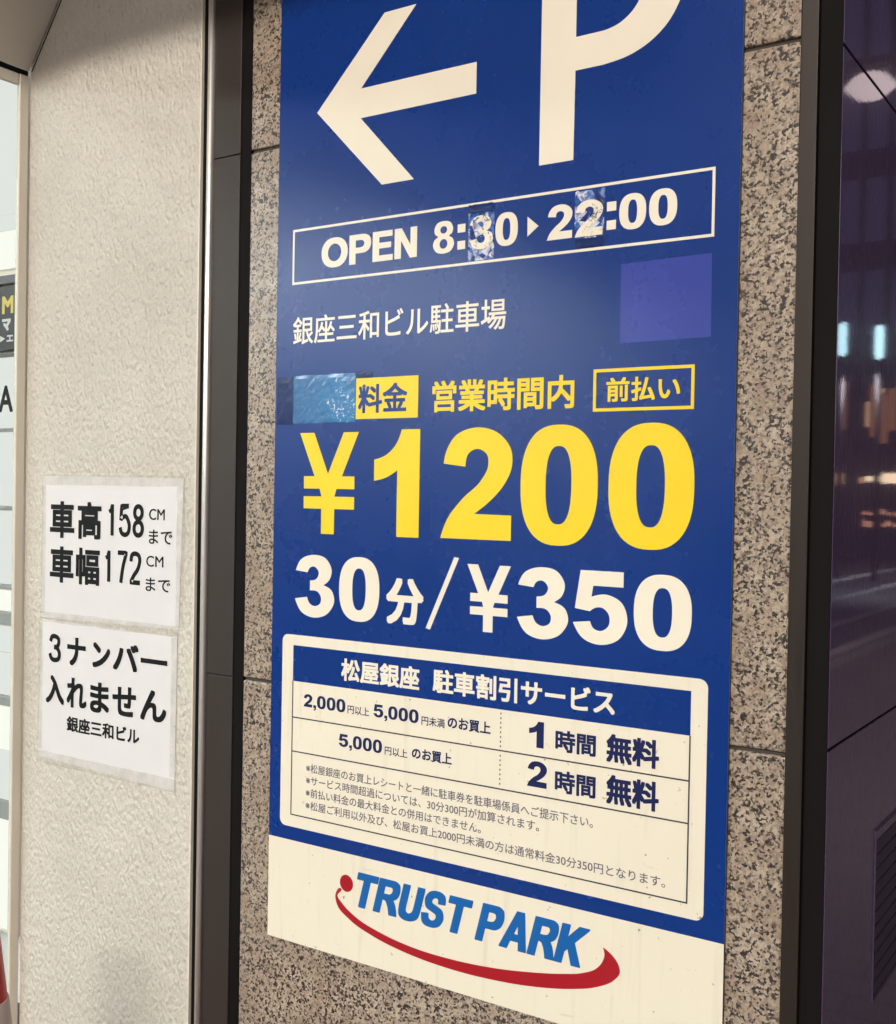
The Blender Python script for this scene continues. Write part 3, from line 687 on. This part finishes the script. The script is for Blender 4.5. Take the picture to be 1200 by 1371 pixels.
# ---- red traffic cone at the lower left
cx, cy = -1.158, .783
tc = root('traffic_cone', 'red traffic cone with pale reflective band in front of the window', 'cone', (cx, cy, 0))
def cr(z): return (.0195+(.738-z)*.122)
obj('cone_body', lathe([(cr(.03), .03), (cr(.4), .4), (cr(.72), .72), (cr(.734), .734), (.016, .738), (.012, .736), (.010, .70)], cx, cy), M['cone_red'], tc, True)
for a, b in ((.47, .612), (.25, .38)):
    obj('reflective_band', lathe([(cr(a)+.0002, a), (cr(a)+.0016, a+.001), (cr(b)+.0016, b-.001), (cr(b)+.0002, b)], cx, cy), M['cone_white'], tc, True)
obj('cone_base', box(cx-.16, cx+.16, cy-.16, cy+.16, 0.001, .035, .012, 3), M['cone_red'], tc)

# ================================================================ LIGHTS AND THE STREET AROUND
cp = root('canopy', 'flat grey canopy over the wall, above the picture', 'canopy', (-1.2, .7, 2.13))
obj('canopy_slab', box(-1.47, .1, .35, D-.004, 2.132, 2.30), M['soffit'], cp)
obj('upper_wall', box(-3.2, XP, D+.0005, D+.2, 2.602, 5.0), M['plaster'], cp)

def street_lamp(x, y, h, label, arm, head_mat, glow=(.24, .10, .05), hw=.16):
    r = root('street_lamp', label, 'street lamp', (x, y, 0), 'street lamps')
    obj('pole', lathe([(.07, 0), (.07, .6), (.045, .65), (.035, h)], x, y, 20), M['bronze'], r, True)
    ax, ay = arm
    obj('arm', tube((x, y, h-.05), (x+ax, y+ay, h+.12), .025), M['bronze'], r, True)
    obj('lamp_head', box(x+ax-hw, x+ax+hw, y+ay-.09, y+ay+.09, h+.10, h+.17, .03, 3), M['bronze'], r, True)
    if glow[0] == glow[1]: obj('lamp_lens', lathe([(.02, h+.095-glow[2]), (.09, h+.10-glow[2]*.9), (.17, h+.1-glow[2]*.5), (.12, h+.1-glow[2]*.15), (.08, h+.097)], x+ax, y+ay, 24), head_mat, r, True)
    else: obj('lamp_lens', box(x+ax-glow[0]/2, x+ax+glow[0]/2, y+ay-glow[1]/2, y+ay+glow[1]/2, h+.095-glow[2], h+.096, .01, 2), head_mat, r, True)
    return r
warm = mat_emit('warm street lamp lens', (1.0, .84, .66), 14.0)
k = street_lamp(KEY_POS[0]+.9, KEY_POS[1]-.2, KEY_POS[2]-.05, 'tall bronze street lamp on the pavement facing the sign', (-.9, .2), warm, (2.2, .12, .05), 1.14)
la = bpy.data.lights.new('key_light', 'AREA'); la.shape = 'RECTANGLE'; la.size = 2.2; la.size_y = .20; la.energy = KEY_POWER; la.color = (1.0, .935, .835)
lo_ = bpy.data.objects.new('key_light', la); COL.objects.link(lo_)
lo_.location = (KEY_POS[0], KEY_POS[1]+.10, KEY_POS[2]-.03)
lo_.rotation_euler = (Vector((-.75, D, 1.1))-Vector(lo_.location)).to_track_quat('-Z', 'Y').to_euler()
lo_.parent = k; lo_.matrix_parent_inverse = Matrix.Translation(-Vector(k.location))
street_lamp(1.36+.8, 8.0, 4.05-.05, 'bronze street lamp at the kerb of the side street', (-.8, 0), mat_emit('bright warm lens', (1.0, .80, .82), 1.7), (.26, .26, .17))
def lamp_light(x, y, z, p, c):
    l = bpy.data.lights.new('lamp_glow', 'SPOT'); l.energy = p; l.color = c; l.spot_size = R_(118); l.spot_blend = .5; l.shadow_soft_size = .06
    o = bpy.data.objects.new('lamp_glow', l); COL.objects.link(o); o.location = (x, y, z)
lamp_light(1.36, 8.0, 3.85, 260, (1.0, .80, .68)); lamp_light(4.3, 20.0, 3.55, 500, (.85, .86, 1.0))
cool = mat_emit('cool white lamp tube', (.55, .88, 1.0), 4.5)
for x, z, lb in ((4.62, 3.99, 'street lamp with cool white tube, right of its twin'), (4.01, 3.91, 'street lamp with cool white tube, left of its twin')):
    r = root('street_lamp', lb, 'street lamp', (x, 20, -.12), 'street lamps')
    obj('pole', lathe([(.06, -.12), (.035, z-.3)], x, 20, 16), M['bronze'], r, True)
    obj('lamp_tube', lathe([(.05, z-.28), (.075, z-.2), (.075, z+.22), (.05, z+.28)], x, 20, 16), cool, r, True)

# buildings: one at the end of the side street, one added unseen behind the camera, its glowing fronts as fill light
M['facade'] = mat_paint('dark stone facade', (.10, .085, .10), .6, .15)
eb = root('office_building', 'dark office block with a lit shop front at the street end', 'building', (5, 30, 0))
obj('facade', box(-2, 14, 28.05, 40, -.13, 16), M['facade'], eb)
def win(parent, name, x0, x1, z0, z1, y, mat):
    return obj(name, box(x0, x1, y-.06, y-.002, z0, z1, .01, 1), mat, parent)
wo = mat_emit('dim orange window', (.85, .36, .20), .5); wo2 = mat_emit('bright orange window', (1.0, .58, .34), 1.3); wb = mat_emit('lit shop band', (1.0, .74, .50), 3.2); wr = mat_emit('small red shop lights', (1.0, .46, .30), 1.3); wv = mat_emit('dim violet window', (.30, .26, .52), .16)
for x0, x1, z0, z1, mt_ in ((5.42, 5.60, 2.9, 3.9, wo), (5.62, 5.84, 2.6, 3.75, wo), (5.86, 6.02, 2.75, 4.0, wo), (6.04, 6.12, 3.0, 3.6, wo2), (5.70, 5.80, 3.78, 3.9, wo2), (6.60, 6.66, 3.95, 4.1, wo2), (6.58, 6.74, 2.95, 3.9, wo)):
    win(eb, 'window', x0, x1, z0, z1, 28.05, mt_)
win(eb, 'shop_front', 4.9, 5.72, 1.66, 1.90, 28.05, wb); win(eb, 'shop_front', 5.75, 6.1, 1.70, 1.82, 28.05, wb); win(eb, 'shop_front', 6.13, 6.24, 1.66, 1.78, 28.05, wr); win(eb, 'shop_front', 6.60, 6.8, 1.6, 1.9, 28.05, wo2)
rq = random.Random(4)
for x in (5.36, 5.5, 5.62, 5.8, 5.92, 6.05):
    for z in (.62, .88): win(eb, 'sign_light', x, x+.05+.06*rq.random(), z+.05*rq.random(), z+.07+.10*rq.random(), 28.05, wr)
for i in range(7):
    for j in range(4): win(eb, 'window', 3.9+i*.62, 4.35+i*.62, 5.2+j*2.2, 6.7+j*2.2, 28.05, wv)

sb = root('fill_shop_row', 'long unseen shop row added behind the camera as fill light', 'building', (-3, -13, 0))
obj('facade', box(-24, 20, -22, -12.05, -.13, 14), M['facade'], sb)
fm = mat_emit('added fill window', (1.0, .90, .82), FILL)
for i in range(6):
    x = -2.4+i*3.1
    obj('shop_front', box(x, x+2.7, -12.05, -11.99, 2.2, 6.0, .01, 1), fm, sb)
fv = mat_emit('added upper fill window', (.62, .60, .95), .8)
for i in range(6):
    x = -2.4+i*3.1
    obj('window', box(x+.3, x+2.3, -12.05, -12.0, 7.2, 9.0, .01, 1), fv, sb)
